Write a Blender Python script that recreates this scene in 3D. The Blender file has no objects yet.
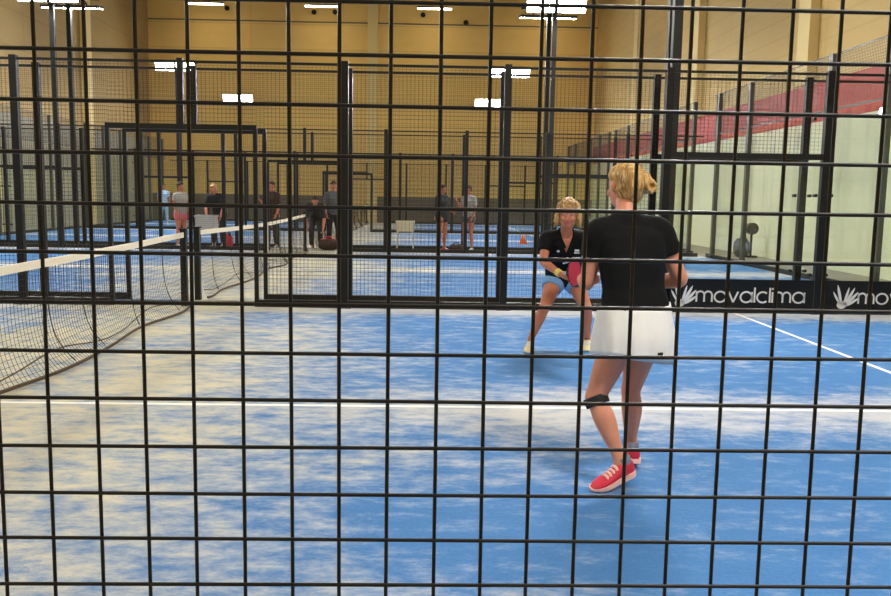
import bpy, bmesh, math, random
import numpy as np
from mathutils import Vector, Matrix, noise

random.seed(7)
SC = bpy.context.scene
COL = SC.collection
V = Vector
PI = math.pi

# ------------------------------------------------------------------ helpers
class MB:
    """collects verts / faces for one mesh"""
    def __init__(self): self.v = []; self.f = []
    def add(self, vs, fs):
        n = len(self.v); self.v += [tuple(p) for p in vs]; self.f += [tuple(i + n for i in q) for q in fs]
        return self
    def box(self, c, s, m=None):
        hx, hy, hz = s[0] / 2, s[1] / 2, s[2] / 2
        vs = [V((x, y, z)) for x in (-hx, hx) for y in (-hy, hy) for z in (-hz, hz)]
        if m is not None: vs = [m @ p for p in vs]
        vs = [p + V(c) for p in vs]
        return self.add(vs, [(0, 1, 3, 2), (4, 6, 7, 5), (0, 4, 5, 1), (2, 3, 7, 6), (0, 2, 6, 4), (1, 5, 7, 3)])
    def span(self, a, b):
        return self.box([(a[i] + b[i]) / 2 for i in range(3)], [abs(b[i] - a[i]) for i in range(3)])
    def rings(self, rings, cap=True, closed=True):
        n = len(rings[0]); base = len(self.v)
        for r in rings: self.v += [tuple(p) for p in r]
        for i in range(len(rings) - 1):
            for k in range(n if closed else n - 1):
                k2 = (k + 1) % n
                self.f.append((base + i * n + k, base + i * n + k2, base + (i + 1) * n + k2, base + (i + 1) * n + k))
        if cap:
            self.f.append(tuple(base + k for k in range(n))[::-1])
            self.f.append(tuple(base + (len(rings) - 1) * n + k for k in range(n)))
        return self
    def tube(self, pts, r, n=8, cap=True):
        pts = [V(p) for p in pts]
        rs = r if isinstance(r, (list, tuple)) else [r] * len(pts)
        t = (pts[1] - pts[0]).normalized()
        a = t.orthogonal().normalized()
        rr = []
        for i, p in enumerate(pts):
            t = ((pts[min(i + 1, len(pts) - 1)] - pts[max(i - 1, 0)])).normalized()
            a = (a - t * a.dot(t)).normalized(); b = t.cross(a)
            rr.append([p + (a * math.cos(2 * PI * k / n) + b * math.sin(2 * PI * k / n)) * rs[i] for k in range(n)])
        return self.rings(rr, cap)
    def ball(self, c, r, m=None, nu=12, nv=8):
        r = V(r) if hasattr(r, '__len__') else V((r, r, r))
        c = V(c); rr = []
        for j in range(nv + 1):
            th = PI * (j + .02) / (nv + .04)
            ring = []
            for k in range(nu):
                p = V((math.sin(th) * math.cos(2 * PI * k / nu) * r.x, math.sin(th) * math.sin(2 * PI * k / nu) * r.y, -math.cos(th) * r.z))
                if m is not None: p = m @ p
                ring.append(c + p)
            rr.append(ring)
        return self.rings(rr)
    def limb(self, pr, n=14, steps=6, flat0=False, flat1=False):
        """smooth tapered tube with round ends; pr = [(pos, r), ...]"""
        P = [V(p) for p, _ in pr]; R = [r for _, r in pr]
        pts, rs = [], []
        for i in range(len(P) - 1):
            p0 = P[max(i - 1, 0)]; p1 = P[i]; p2 = P[i + 1]; p3 = P[min(i + 2, len(P) - 1)]
            r0 = R[max(i - 1, 0)]; r1 = R[i]; r2 = R[i + 1]; r3 = R[min(i + 2, len(P) - 1)]
            for s in range(steps):
                t = s / steps
                cr = lambda a, b, c, d: .5 * ((2 * b) + (c - a) * t + (2 * a - 5 * b + 4 * c - d) * t * t + (3 * b - a - 3 * c + d) * t ** 3)
                pts.append(V([cr(p0[k], p1[k], p2[k], p3[k]) for k in range(3)])); rs.append(max(.002, cr(r0, r1, r2, r3)))
        pts.append(P[-1]); rs.append(R[-1])
        t0 = (pts[0] - pts[1]).normalized(); t1 = (pts[-1] - pts[-2]).normalized()
        A = []; B = []
        if not flat0: A = [(pts[0] + t0 * rs[0] * math.sin(a), rs[0] * math.cos(a)) for a in (1.45, 1.1, .7, .35)]
        if not flat1: B = [(pts[-1] + t1 * rs[-1] * math.sin(a), rs[-1] * math.cos(a)) for a in (.35, .7, 1.1, 1.45)]
        allp = A + list(zip(pts, rs)) + B
        return self.tube([p for p, _ in allp], [r for _, r in allp], n)
    def build(self, name, mat=None, parent=None, smooth=False):
        me = bpy.data.meshes.new(name)
        me.from_pydata(self.v, [], self.f)
        bm = bmesh.new(); bm.from_mesh(me)
        bmesh.ops.recalc_face_normals(bm, faces=bm.faces)
        bm.to_mesh(me); bm.free()
        if smooth: me.polygons.foreach_set('use_smooth', [True] * len(me.polygons))
        if mat: me.materials.append(mat)
        o = bpy.data.objects.new(name, me); COL.objects.link(o)
        if parent is not None: o.parent = parent
        return o

def shift_origin(o, loc):
    """make loc the origin of a world-space mesh object"""
    loc = V(loc); o.data.transform(Matrix.Translation(-loc)); o.location = loc

def tag(o, label=None, cat=None, group=None, kind=None):
    if label: o['label'] = label
    if cat: o['category'] = cat
    if group: o['group'] = group
    if kind: o['kind'] = kind
    return o

def thing(name, loc, label, cat, group=None, rz=0):
    o = bpy.data.objects.new(name, None); COL.objects.link(o)
    o.location = loc; o.rotation_euler.z = rz; o.empty_display_size = .2
    return tag(o, label, cat, group)

def part(mb, name, mat, parent, smooth=False):
    """mb holds WORLD coordinates; stored relative to the parent empty"""
    o = mb.build(name, mat, parent, smooth)
    p = parent; off = V((0, 0, 0))
    while p is not None: off += p.location; p = p.parent
    o.data.transform(Matrix.Translation(-off))
    return o

def remesh(mb, voxel, smooth_it=4, cut=None):
    """fuse overlapping closed shells into one continuous skin; returns an MB"""
    o = mb.build('tmp')
    m = o.modifiers.new('r', 'REMESH'); m.mode = 'VOXEL'; m.voxel_size = voxel; m.adaptivity = 0
    s = o.modifiers.new('s', 'SMOOTH'); s.factor = .5; s.iterations = smooth_it
    dg = bpy.context.evaluated_depsgraph_get(); dg.update()
    me = bpy.data.meshes.new_from_object(o.evaluated_get(dg))
    out = MB(); out.v = [tuple(v.co) for v in me.vertices]; out.f = [tuple(p.vertices) for p in me.polygons]
    old = o.data
    bpy.data.objects.remove(o); bpy.data.meshes.remove(old); bpy.data.meshes.remove(me)
    if cut:
        vs = out.v
        out.f = [f for f in out.f if not cut(sum((V(vs[i]) for i in f), V()) / len(f))]
    used = sorted({i for f in out.f for i in f}); mp = {a: b for b, a in enumerate(used)}
    out.v = [out.v[i] for i in used]; out.f = [tuple(mp[i] for i in f) for f in out.f]
    return out

# ------------------------------------------------------------------ materials
def srgb(r, g, b):
    f = lambda c: (c / 255 / 12.92) if c / 255 <= .04045 else ((c / 255 + .055) / 1.055) ** 2.4
    return (f(r), f(g), f(b), 1)

class NT:
    def __init__(self, name):
        self.m = bpy.data.materials.new(name); self.m.use_nodes = True
        self.t = self.m.node_tree; self.n = self.t.nodes; self.b = self.n['Principled BSDF']; self.out = self.n['Material Output']
    def N(self, typ, **kw):
        x = self.n.new(typ)
        for k, v in kw.items(): setattr(x, k, v)
        return x
    def L(self, a, b): self.t.links.new(a, b)
    def val(self, sock, v):
        if hasattr(v, 'is_output') or isinstance(v, bpy.types.NodeSocket): self.L(v, sock)
        else: sock.default_value = v
    def math(self, op, a, b=0., c=0., clamp=False):
        x = self.N('ShaderNodeMath', operation=op, use_clamp=clamp)
        self.val(x.inputs[0], a); self.val(x.inputs[1], b); self.val(x.inputs[2], c)
        return x.outputs[0]
    def noise(self, vec, scale, detail=3, rough=.55):
        x = self.N('ShaderNodeTexNoise'); x.inputs['Scale'].default_value = scale
        x.inputs['Detail'].default_value = detail; x.inputs['Roughness'].default_value = rough
        if vec is not None: self.L(vec, x.inputs['Vector'])
        return x.outputs['Fac']
    def mapping(self, vec, scale=(1, 1, 1), loc=(0, 0, 0)):
        x = self.N('ShaderNodeMapping'); x.inputs['Scale'].default_value = scale; x.inputs['Location'].default_value = loc
        self.L(vec, x.inputs['Vector']); return x.outputs[0]
    def mix(self, f, a, b):
        x = self.N('ShaderNodeMix', data_type='RGBA')
        self.val(x.inputs[0], f); self.val(x.inputs[6], a); self.val(x.inputs[7], b)
        return x.outputs[2]
    def ramp(self, f, lo, hi):
        x = self.N('ShaderNodeMapRange', interpolation_type='SMOOTHSTEP')
        self.val(x.inputs[0], f); x.inputs[1].default_value = lo; x.inputs[2].default_value = hi
        return x.outputs[0]

def mat(name, rgb, rough=.6, metal=0., var=.12, scale=6., bump=0., stretch=(1, 1, 1), spec=.4):
    """plain procedural material: noise-varied colour (+ optional bump)"""
    t = NT(name); co = t.N('ShaderNodeTexCoord').outputs['Object']
    co = t.mapping(co, stretch)
    n = t.noise(co, scale, 4)
    c = srgb(*rgb); d = tuple(x * (1 - var) for x in c[:3]) + (1,); e = tuple(min(1, x * (1 + var)) for x in c[:3]) + (1,)
    t.L(t.mix(n, d, e), t.b.inputs['Base Color'])
    t.b.inputs['Roughness'].default_value = rough; t.b.inputs['Metallic'].default_value = metal
    t.b.inputs['Specular IOR Level'].default_value = spec
    if bump:
        b = t.N('ShaderNodeBump'); b.inputs['Strength'].default_value = bump; b.inputs['Distance'].default_value = .01
        t.L(n, b.inputs['Height']); t.L(b.outputs[0], t.b.inputs['Normal'])
    return t.m

def emit(name, rgb, strength):
    t = NT(name); t.n.remove(t.b)
    e = t.N('ShaderNodeEmission'); e.inputs[0].default_value = rgb; e.inputs[1].default_value = strength
    t.L(e.outputs[0], t.out.inputs[0]); return t.m

def glass_mat(name, tint, ior=1.45):
    t = NT(name); t.n.remove(t.b)
    tr = t.N('ShaderNodeBsdfTransparent'); tr.inputs[0].default_value = tint
    gl = t.N('ShaderNodeBsdfGlossy'); gl.inputs['Roughness'].default_value = .01
    fr = t.N('ShaderNodeFresnel'); fr.inputs[0].default_value = ior
    mx = t.N('ShaderNodeMixShader')
    ge = t.N('ShaderNodeNewGeometry')      # only the outer face of the pane mirrors
    t.L(t.math('MULTIPLY', fr.outputs[0], t.math('SUBTRACT', 1., ge.outputs['Backfacing'])), mx.inputs[0]); t.L(tr.outputs[0], mx.inputs[1]); t.L(gl.outputs[0], mx.inputs[2])
    t.L(mx.outputs[0], t.out.inputs[0]); return t.m

def turf_mat():
    """blue court turf, drifts of pale sand, white lines; object coords: x from net, y across court 0..10"""
    t = NT('blue_turf_with_sand'); co = t.N('ShaderNodeTexCoord').outputs['Object']
    sp = t.N('ShaderNodeSeparateXYZ'); t.L(co, sp.inputs[0]); x, y = sp.outputs[0], sp.outputs[1]
    info = t.N('ShaderNodeObjectInfo').outputs['Random']
    off = t.N('ShaderNodeCombineXYZ'); t.L(t.math('MULTIPLY', info, 40.), off.inputs[0]); t.L(t.math('MULTIPLY', info, 17.), off.inputs[1])
    va = t.N('ShaderNodeVectorMath', operation='ADD'); t.L(co, va.inputs[0]); t.L(off.outputs[0], va.inputs[1]); c2 = va.outputs[0]
    ax = t.math('ABSOLUTE', x)
    g = lambda d, w: t.math('POWER', 2.718, t.math('MULTIPLY', t.math('POWER', t.math('DIVIDE', d, w), 2.), -1.))
    near_net = t.math('SUBTRACT', 1., t.ramp(t.math('ADD', ax, t.math('MULTIPLY', t.math('ABSOLUTE', t.math('SUBTRACT', y, 5.)), .22)), .6, 5.0))
    mid = g(t.math('SUBTRACT', y, 4.95), .65)
    far = g(t.math('SUBTRACT', y, 10.1), .7)
    big = t.noise(t.mapping(c2, (.6, 1., 1.)), 1.0, 3, .5)
    med = t.noise(t.mapping(c2, (.8, 1.5, 1.)), 4.5, 8, .72)
    s = t.math('SMOOTH_MAX', t.math('MULTIPLY', near_net, SAND[0]), t.math('MULTIPLY', mid, SAND[1]), .15)
    s = t.math('SMOOTH_MAX', s, t.math('MULTIPLY', far, SAND[2]), .1)
    s = t.math('ADD', s, t.math('MULTIPLY', t.math('SUBTRACT', big, .5), .9))
    s = t.math('ADD', s, t.math('MULTIPLY', t.math('SUBTRACT', med, .5), 2.2))
    sand = t.math('MULTIPLY', t.ramp(s, .0, .98), .97)
    fine = t.noise(c2, 60., 2)
    blue = t.mix(med, srgb(*BLUE[0]), srgb(*BLUE[1]))
    blue = t.mix(t.math('MULTIPLY', fine, .35), blue, srgb(*BLUE[2]))
    warm = t.ramp(t.math('ADD', near_net, t.math('MULTIPLY', t.math('SUBTRACT', big, .5), 1.2)), .1, 1.)
    sandc = t.mix(warm, srgb(*SANDC[0]), srgb(*SANDC[1]))
    colr = t.mix(sand, blue, sandc)
    # lines
    l1 = t.math('MULTIPLY', t.math('LESS_THAN', t.math('ABSOLUTE', t.math('SUBTRACT', y, 5.)), .025), t.math('LESS_THAN', ax, 7.15))
    l2 = t.math('LESS_THAN', t.math('ABSOLUTE', t.math('SUBTRACT', ax, 6.95)), .025)
    ln = t.math('MULTIPLY', t.math('MAXIMUM', l1, l2), t.math('ADD', .82, t.math('MULTIPLY', med, .2)))
    colr = t.mix(ln, colr, srgb(240, 238, 230))
    t.L(colr, t.b.inputs['Base Color']); t.b.inputs['Roughness'].default_value = .85; t.b.inputs['Specular IOR Level'].default_value = .15
    b = t.N('ShaderNodeBump'); b.inputs['Strength'].default_value = .5; b.inputs['Distance'].default_value = .006
    t.L(t.math('ADD', fine, med), b.inputs['Height']); t.L(b.outputs[0], t.b.inputs['Normal'])
    return t.m

def cladding(name, rgb, pitch=1.2, along='X', seams=.05, depth=.3):
    """yellow-beige wall sheeting: faint horizontal seams and vertical joints"""
    t = NT(name); co = t.N('ShaderNodeTexCoord').outputs['Object']
    sp = t.N('ShaderNodeSeparateXYZ'); t.L(co, sp.inputs[0]); z = sp.outputs[2]; h = sp.outputs[0 if along == 'X' else 1]
    fr = t.math('FRACT', t.math('DIVIDE', z, pitch))
    seam = t.math('LESS_THAN', fr, seams)
    fr2 = t.math('FRACT', t.math('DIVIDE', h, 6.1)); seam2 = t.math('LESS_THAN', fr2, .008)
    sm = t.math('MAXIMUM', seam, seam2)
    n = t.noise(t.mapping(co, (.4, .4, 1.2)), 1.3, 4)
    c = srgb(*rgb); base = t.mix(n, tuple(a * .9 for a in c[:3]) + (1,), tuple(min(1, a * 1.1) for a in c[:3]) + (1,))
    t.L(t.mix(t.math('MULTIPLY', sm, depth), base, tuple(a * .55 for a in c[:3]) + (1,)), t.b.inputs['Base Color'])
    t.b.inputs['Roughness'].default_value = .7; t.b.inputs['Specular IOR Level'].default_value = .2
    return t.m

def skin_mat(name, rgb):
    t = NT(name); co = t.N('ShaderNodeTexCoord').outputs['Object']
    n = t.noise(co, 14., 4); c = srgb(*rgb)
    t.L(t.mix(n, (c[0] * .86, c[1] * .76, c[2] * .74, 1), (min(1, c[0] * 1.1), c[1] * 1.1, c[2] * 1.1, 1)), t.b.inputs['Base Color'])
    t.b.inputs['Roughness'].default_value = .5; t.b.inputs['Specular IOR Level'].default_value = .35
    t.b.inputs['Subsurface Weight'].default_value = .08; t.b.inputs['Subsurface Radius'].default_value = (.02, .008, .004)
    return t.m

SAND = (.70, .72, 1.15)
BLUE = ((46, 96, 152), (72, 126, 184), (106, 156, 206))
SANDC = ((194, 195, 198), (208, 199, 168))

M = {}
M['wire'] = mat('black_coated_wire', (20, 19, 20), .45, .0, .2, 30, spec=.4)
M['post'] = mat('black_steel', (22, 22, 21), .45, .2, .15, 4)
M['rail'] = mat('dark_rail', (36, 36, 33), .5, .2, .15, 4)
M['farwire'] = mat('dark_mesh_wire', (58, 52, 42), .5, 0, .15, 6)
M['end_post'] = mat('reflection_hazed_steel', (72, 72, 64), .5, .2, .12, 4)  # steel lightened: haze of glass reflections put into the colour
M['pole'] = mat('galvanised_pole', (46, 46, 44), .45, .4, .12, 8)
M['lamp_body'] = mat('lamp_housing', (70, 70, 70), .5, .4)
M['concrete'] = mat('concrete_floor', (150, 145, 130), .8, 0, .15, 2.5, bump=.1)
M['white_wall'] = mat('pale_painted_wall', (226, 226, 196), .55, 0, .05, .7)
M['veiled_wall'] = mat('glass_veiled_wall', (150, 146, 128), .7, 0, .07, .7)  # grey sheen of the court end glass put into the wall colour
M['red'] = mat('red_wall_band', (178, 48, 42), .6, 0, .06, .8)
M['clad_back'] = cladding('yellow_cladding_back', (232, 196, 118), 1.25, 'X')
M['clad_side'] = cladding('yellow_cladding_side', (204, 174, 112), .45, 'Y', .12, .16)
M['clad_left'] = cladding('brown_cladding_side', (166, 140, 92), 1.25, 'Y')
M['column'] = mat('cream_column', (226, 202, 140), .7, 0, .05, 1.)
M['ceil'] = mat('ceiling_sheet', (150, 136, 104), .8, 0, .08, .8)
M['wains'] = mat('grey_wainscot', (112, 104, 88), .8, 0, .12, 2.)
M['door'] = mat('cream_door', (206, 176, 110), .6, 0, .05, 2.)
M['dframe'] = mat('brown_door_frame', (84, 66, 40), .6, 0, .1, 3.)
M['tape'] = mat('net_tape_canvas', (232, 222, 200), .8, 0, .06, 20, bump=.1)
M['netcord'] = mat('black_net_cord', (40, 38, 36), .8, 0, .1, 20)
M['rope'] = mat('brown_net_hem', (84, 66, 48), .85, 0, .2, 20)
M['glass'] = glass_mat('court_glass', (.985, .995, .98, 1))
M['banner'] = mat('black_banner', (14, 15, 19), .45, 0, .15, 5, spec=.3)
M['print'] = mat('white_print', (232, 234, 236), .6, 0, .03, 10)
M['turf'] = turf_mat()
M['led'] = emit('floodlight_glow', (1., 1., .98, 1), 135.)
M['led_far'] = M['led']
M['strip'] = emit('strip_lamp_glow', (1., .86, .62, 1), 18.)
M['skin'] = skin_mat('skin', (214, 150, 122))
M['skin2'] = skin_mat('skin_tan', (200, 132, 104))
M['black_tee'] = mat('black_jersey', (17, 17, 18), .85, 0, .2, 25, bump=.15, spec=.2)
M['white_skirt'] = mat('white_jersey', (238, 237, 232), .8, 0, .03, 18, bump=.1, spec=.2)
def hair_mat(name, dark, mid, light):
    t = NT(name); co = t.N('ShaderNodeTexCoord').outputs['Object']
    n = t.noise(t.mapping(co, (1, 1, .22)), 70., 3, .6); n2 = t.noise(t.mapping(co, (1, 1, .6)), 9., 3, .6)
    c = t.mix(t.ramp(n2, .35, .65), srgb(*dark), srgb(*mid)); c = t.mix(t.ramp(n, .45, .75), c, srgb(*light))
    t.L(c, t.b.inputs['Base Color']); t.b.inputs['Roughness'].default_value = .5
    b = t.N('ShaderNodeBump'); b.inputs['Strength'].default_value = .8; b.inputs['Distance'].default_value = .01
    t.L(n, b.inputs['Height']); t.L(b.outputs[0], t.b.inputs['Normal']); return t.m
M['hair'] = hair_mat('blonde_hair', (150, 104, 48), (206, 164, 92), (240, 212, 150))
M['hair_dark'] = mat('dark_hair', (60, 42, 30), .6, 0, .3, 22, bump=.4)
M['pink'] = mat('pink_red_shoe', (206, 42, 66), .55, 0, .12, 25, bump=.15)
M['sole'] = mat('pale_pink_sole', (244, 196, 186), .6, 0, .06, 20)
M['black_rubber'] = mat('black_neoprene', (18, 17, 18), .7, 0, .2, 20)
M['cream_shoe'] = mat('cream_shoe', (226, 212, 160), .6, 0, .08, 25)
M['white_sole'] = mat('white_sole', (235, 232, 220), .6, 0, .05, 20)
M['sock_black'] = mat('black_sock', (24, 24, 26), .9, 0, .1, 25)
M['sock_grey'] = mat('grey_sock', (120, 130, 150), .9, 0, .1, 25)
M['denim'] = mat('light_blue_cloth', (122, 166, 212), .8, 0, .12, 18, bump=.1)
M['navy'] = mat('navy_trim', (40, 66, 112), .8, 0, .1, 18)
M['racket_red'] = mat('crimson_racket_face', (206, 30, 70), .4, 0, .05, 10)
M['racket_black'] = mat('black_racket_rim', (20, 20, 22), .4, 0, .1, 10)
M['racket_white'] = mat('pale_racket_face', (208, 204, 206), .4, 0, .05, 10)
M['yellow_band'] = mat('yellow_wristband', (226, 206, 110), .8, 0, .08, 30)
M['eye'] = mat('eye_white', (176, 164, 158), .3, 0, .02, 20)
M['iris'] = mat('iris_dark', (50, 40, 34), .3, 0, .1, 20)
M['lips'] = mat('lips', (186, 92, 88), .5, 0, .06, 30)
M['brow'] = mat('brow', (150, 112, 66), .8, 0, .1, 40)
M['dark_cloth'] = mat('dark_sport_cloth', (40, 40, 44), .85, 0, .15, 12)
M['brown_cloth'] = mat('dark_brown_cloth', (62, 44, 36), .85, 0, .15, 12)
M['grey_cloth'] = mat('grey_sport_cloth', (92, 94, 98), .85, 0, .12, 12)
M['lightblue_cloth'] = mat('pale_blue_cloth', (156, 178, 210), .85, 0, .1, 12)
M['white_cloth'] = mat('white_sport_cloth', (170, 166, 160), .85, 0, .06, 12)
M['pink_cloth'] = mat('pink_cloth', (226, 110, 130), .85, 0, .1, 12)
M['red_bag'] = mat('red_bag_cloth', (206, 50, 72), .8, 0, .12, 12)
M['cream'] = mat('cream_plastic', (232, 222, 186), .55, 0, .05, 8)
M['orange'] = mat('orange_plastic', (236, 120, 40), .5, 0, .06, 8)
M['grey_plastic'] = mat('light_grey_plastic', (186, 186, 182), .5, 0, .06, 8)

# ------------------------------------------------------------------ camera (fitted to the photograph's lines)
cam_d = bpy.data.cameras.new('camera'); cam = bpy.data.objects.new('camera', cam_d); COL.objects.link(cam)
cam_d.sensor_width = 36.; cam_d.lens = 845.38 / 891 * 36.; cam_d.clip_start = .05; cam_d.clip_end = 200
fw = V((0.02422555, 0.99253673, -0.11951557)); rt = V((0.99961982, -0.02247528, 0.0159711)); up = V((-0.01316576, 0.11985704, 0.99270386))
mw = Matrix((rt, up, -fw)).transposed().to_4x4(); mw.translation = V((3.01317, -0.60688, 1.41754)); cam.matrix_world = mw
SC.camera = cam

# ------------------------------------------------------------------ hall shell
XL, XR, YB, YF, ZC = -11.3, 11.75, 44.2, -7.0, 12.0
def struct(mb, name, m): return tag(mb.build(name, m), kind='structure')
struct(MB().span((XL - .3, YF - .3, -.3), (XR + .3, YB + .3, -.02)), 'floor', M['concrete'])
struct(MB().span((XL - .3, YF - .3, ZC), (XR + .3, YB + .3, ZC + .2)), 'ceiling', M['ceil'])
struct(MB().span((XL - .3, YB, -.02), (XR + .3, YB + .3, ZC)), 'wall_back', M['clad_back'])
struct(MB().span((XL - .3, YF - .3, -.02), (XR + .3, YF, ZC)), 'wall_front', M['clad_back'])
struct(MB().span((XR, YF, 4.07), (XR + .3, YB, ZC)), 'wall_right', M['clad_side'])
struct(MB().span((XR - .02, YF, 3.2), (XR + .3, YB, 4.07)), 'trim_1', M['red'])
struct(MB().span((XR - .01, YF, -.02), (XR + .3, YB, 3.2)), 'wall_right_lower', M['white_wall'])
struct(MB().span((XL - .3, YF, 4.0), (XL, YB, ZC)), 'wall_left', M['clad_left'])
struct(MB().span((XL - .3, YF, -.02), (XL + .02, YB, 4.0)), 'wall_left_lower', M['veiled_wall'])
struct(MB().span((XL, YB - .03, -.02), (XR, YB, 1.35)), 'baseboard_back', M['wains'])
struct(MB().span((XL, YB - .05, 10.13), (XR, YB, 10.19)), 'trim_2', M['wains'])
for i, y in enumerate((3., 11., 19., 27., 35.)):
    struct(MB().span((XR - .22, y - .3, 4.07), (XR, y + .3, ZC)), 'trim_%d' % (3 + i), M['column'])
for i, y in enumerate((11.5, 19.6, 27.7, 35.8)):
    struct(MB().span((XL, y - .3, -.02), (XL + .22, y + .3, ZC)), 'trim_%d' % (8 + i), M['column'])
struct(MB().span((-.1, YB - .14, -.02), (.42, YB, ZC)), 'trim_12', M['column'])
for i, (xa, xb) in enumerate(((-2.35, -1.5), (-1.0, -.12))):
    d = struct(MB().span((xa, YB - .08, 0), (xb, YB - .03, 2.55)), 'door_%d' % (i + 1), M['door'])
    part(MB().span((xa - .08, YB - .1, 0), (xa, YB - .02, 2.63)).span((xb, YB - .1, 0), (xb + .08, YB - .02, 2.63)).span((xa, YB - .1, 2.55), (xb, YB - .02, 2.63)), 'door_frame', M['dframe'], d)
    part(MB().box((xb - .1, YB - .12, 1.05), (.12, .05, .03)), 'door_handle', M['post'], d)

# ------------------------------------------------------------------ the four courts
CY = (0., 10.6, 22.0, 32.6)
NAMES = ('the court being played on', 'the second court', 'the third court', 'the fourth court')
for k, y0 in enumerate(CY):
    o = MB().span((-10.05, -.05, -.02), (10.05, 10.05, 0)).build('floor_turf', M['turf'])
    o.location = (0, y0, 0)
    tag(o, 'blue sand-strewn turf with white lines on ' + NAMES[k], kind='structure')

def wires(mb, x0, x1, z0, z1, y, cell=.05, r=.002, axis='X'):
    nx = int(round((x1 - x0) / cell)); nz = int(round((z1 - z0) / cell))
    def bar(a, b):
        if axis == 'Y': a = (y + a[1] - y, a[0], a[2]); b = (y + b[1] - y, b[0], b[2])
        mb.span(a, b)
    for i in range(nx + 1):
        x = x0 + (x1 - x0) * i / nx; bar((x - r, y - r, z0), (x + r, y + r, z1))
    for j in range(nz + 1):
        z = z0 + (z1 - z0) * j / nz; bar((x0, y - r, z - r), (x1, y + r, z + r))
    return mb

HF = 3.03
def side_fence(Y, label, face, gap_ends=True, mesh_cell=.05, r=.00115):
    """long side of a court: glass ends (3 m then 2 m high), mesh bays, central doorway"""
    t = thing('padel_side_fence', (0, Y, 0), label, 'fence', 'steel and glass side fences of the courts')
    for s in (-1, 1):
        for X in (2, 4, 6, 8):
            w = .085
            part(MB().span((s * X - w / 2, Y - .04, 0), (s * X + w / 2, Y + .04, HF)).span((s * X - .09, Y - .08, -.02), (s * X + .09, Y + .08, .012)), 'post', M['post'], t)
        part(MB().span((s * .90 - .025, Y - .025, 0), (s * .90 + .025, Y + .025, 2.2)), 'door_post', M['post'], t)
        part(MB().span((s * .91, Y - .03, 0), (s * 9.88, Y + .03, .09)), 'base_rail', M['rail'], t)
        part(MB().span((s * 6, Y - .03, 1.94), (s * 8, Y + .03, 2.012)), 'middle_rail', M['rail'], t)
        # mesh bays
        for a, b in ((.9, 2), (2, 4), (4, 6)):
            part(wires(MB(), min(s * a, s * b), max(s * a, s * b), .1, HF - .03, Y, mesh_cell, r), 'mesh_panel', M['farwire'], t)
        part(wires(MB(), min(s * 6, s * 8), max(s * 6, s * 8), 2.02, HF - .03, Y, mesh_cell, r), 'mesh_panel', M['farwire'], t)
        part(MB().span((s * 6.06, Y - .005, .1), (s * 7.94, Y + .005, 1.935)), 'glass_panel', M['glass'], t)
        part(MB().span((s * 8.06, Y - .005, .1), (s * 9.88, Y + .005, 3.0)), 'glass_panel', M['glass'], t)
        for z in (.5, 1.5, 2.5):
            for X in (7.9, 8.1):
                if X > 8 or z < 2: part(MB().tube([(s * X, Y - .03, z), (s * X, Y + .03, z)], .022, 10), 'glass_clamp', M['post'], t)
    part(MB().span((-.92, Y - .03, 2.18), (.92, Y + .03, 2.245)), 'door_lintel', M['post'], t)
    part(MB().span((-.035, Y - .035, 2.225), (.035, Y + .035, HF)), 'post', M['post'], t)
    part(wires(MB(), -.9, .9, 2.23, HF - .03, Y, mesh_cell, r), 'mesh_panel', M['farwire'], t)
    part(MB().span((-9.88, Y - .015, HF - .055), (9.88, Y + .015, HF - .025)), 'top_rail', M['rail'], t)
    return t

def end_fence(X, y0, label):
    """short end of a court: 3 m glass with one metre of mesh above"""
    t = thing('padel_end_fence', (X, y0 + 5, 0), label, 'fence', 'glass end walls of the courts')
    YS = [y0 + k for k in (.12, 1.95, 3.85, 7.6, 9.6)]
    for y in YS:
        part(MB().span((X - .045, y - .06, 0), (X + .045, y + .06, 4.0)).span((X - .1, y - .12, -.02), (X + .1, y + .12, .06)), 'post', M['end_post'], t)
    part(MB().span((X - .03, y0, 0), (X + .03, y0 + 10, .09)), 'base_rail', M['rail'], t)
    part(MB().span((X - .01, y0, 3.98), (X + .01, y0 + 10, 4.0)), 'top_rail', M['end_post'], t)
    part(MB().span((X - .01, y0, 3.02), (X + .01, y0 + 10, 3.05)), 'middle_rail', M['end_post'], t)
    for a, b in zip(YS[:-1], YS[1:]):
        part(MB().span((X - .005, a + .07, .1), (X + .005, b - .07, 2.99)), 'glass_panel', M['glass'], t)
    mb = MB()
    n = int(9.9 / .05)
    for i in range(n + 1): mb.span((X - .002, y0 + .05 + i * .05 - .002, 3.06), (X + .002, y0 + .05 + i * .05 + .002, 3.97))
    for j in range(19): mb.span((X - .002, y0 + .05, 3.06 + j * .05 - .002), (X + .002, y0 + 9.95, 3.06 + j * .05 + .002))
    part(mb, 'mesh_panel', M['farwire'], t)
    return t

side_fence(10.0, 'dark mesh fence with glass end panels on far side of the court being played on', -1)
side_fence(10.6, 'dark mesh fence on near side of the second court, just behind the first court fence', 1)
side_fence(20.6, 'dark mesh fence on far side of the second court', -1)
side_fence(22.0, 'dark mesh fence on near side of the third court, behind the bystanders\' feet', 1)
side_fence(32.0, 'distant mesh fence on far side of the third court', -1)
side_fence(32.6, 'distant mesh fence on near side of the fourth court', 1)
side_fence(42.6, 'most distant mesh fence, in front of the yellow back wall', -1)
for k, y0 in enumerate(CY):
    end_fence(-10.12, y0, 'glass end wall at left end of ' + NAMES[k])
    end_fence(10.12, y0, 'glass end wall at right end of ' + NAMES[k])

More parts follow.
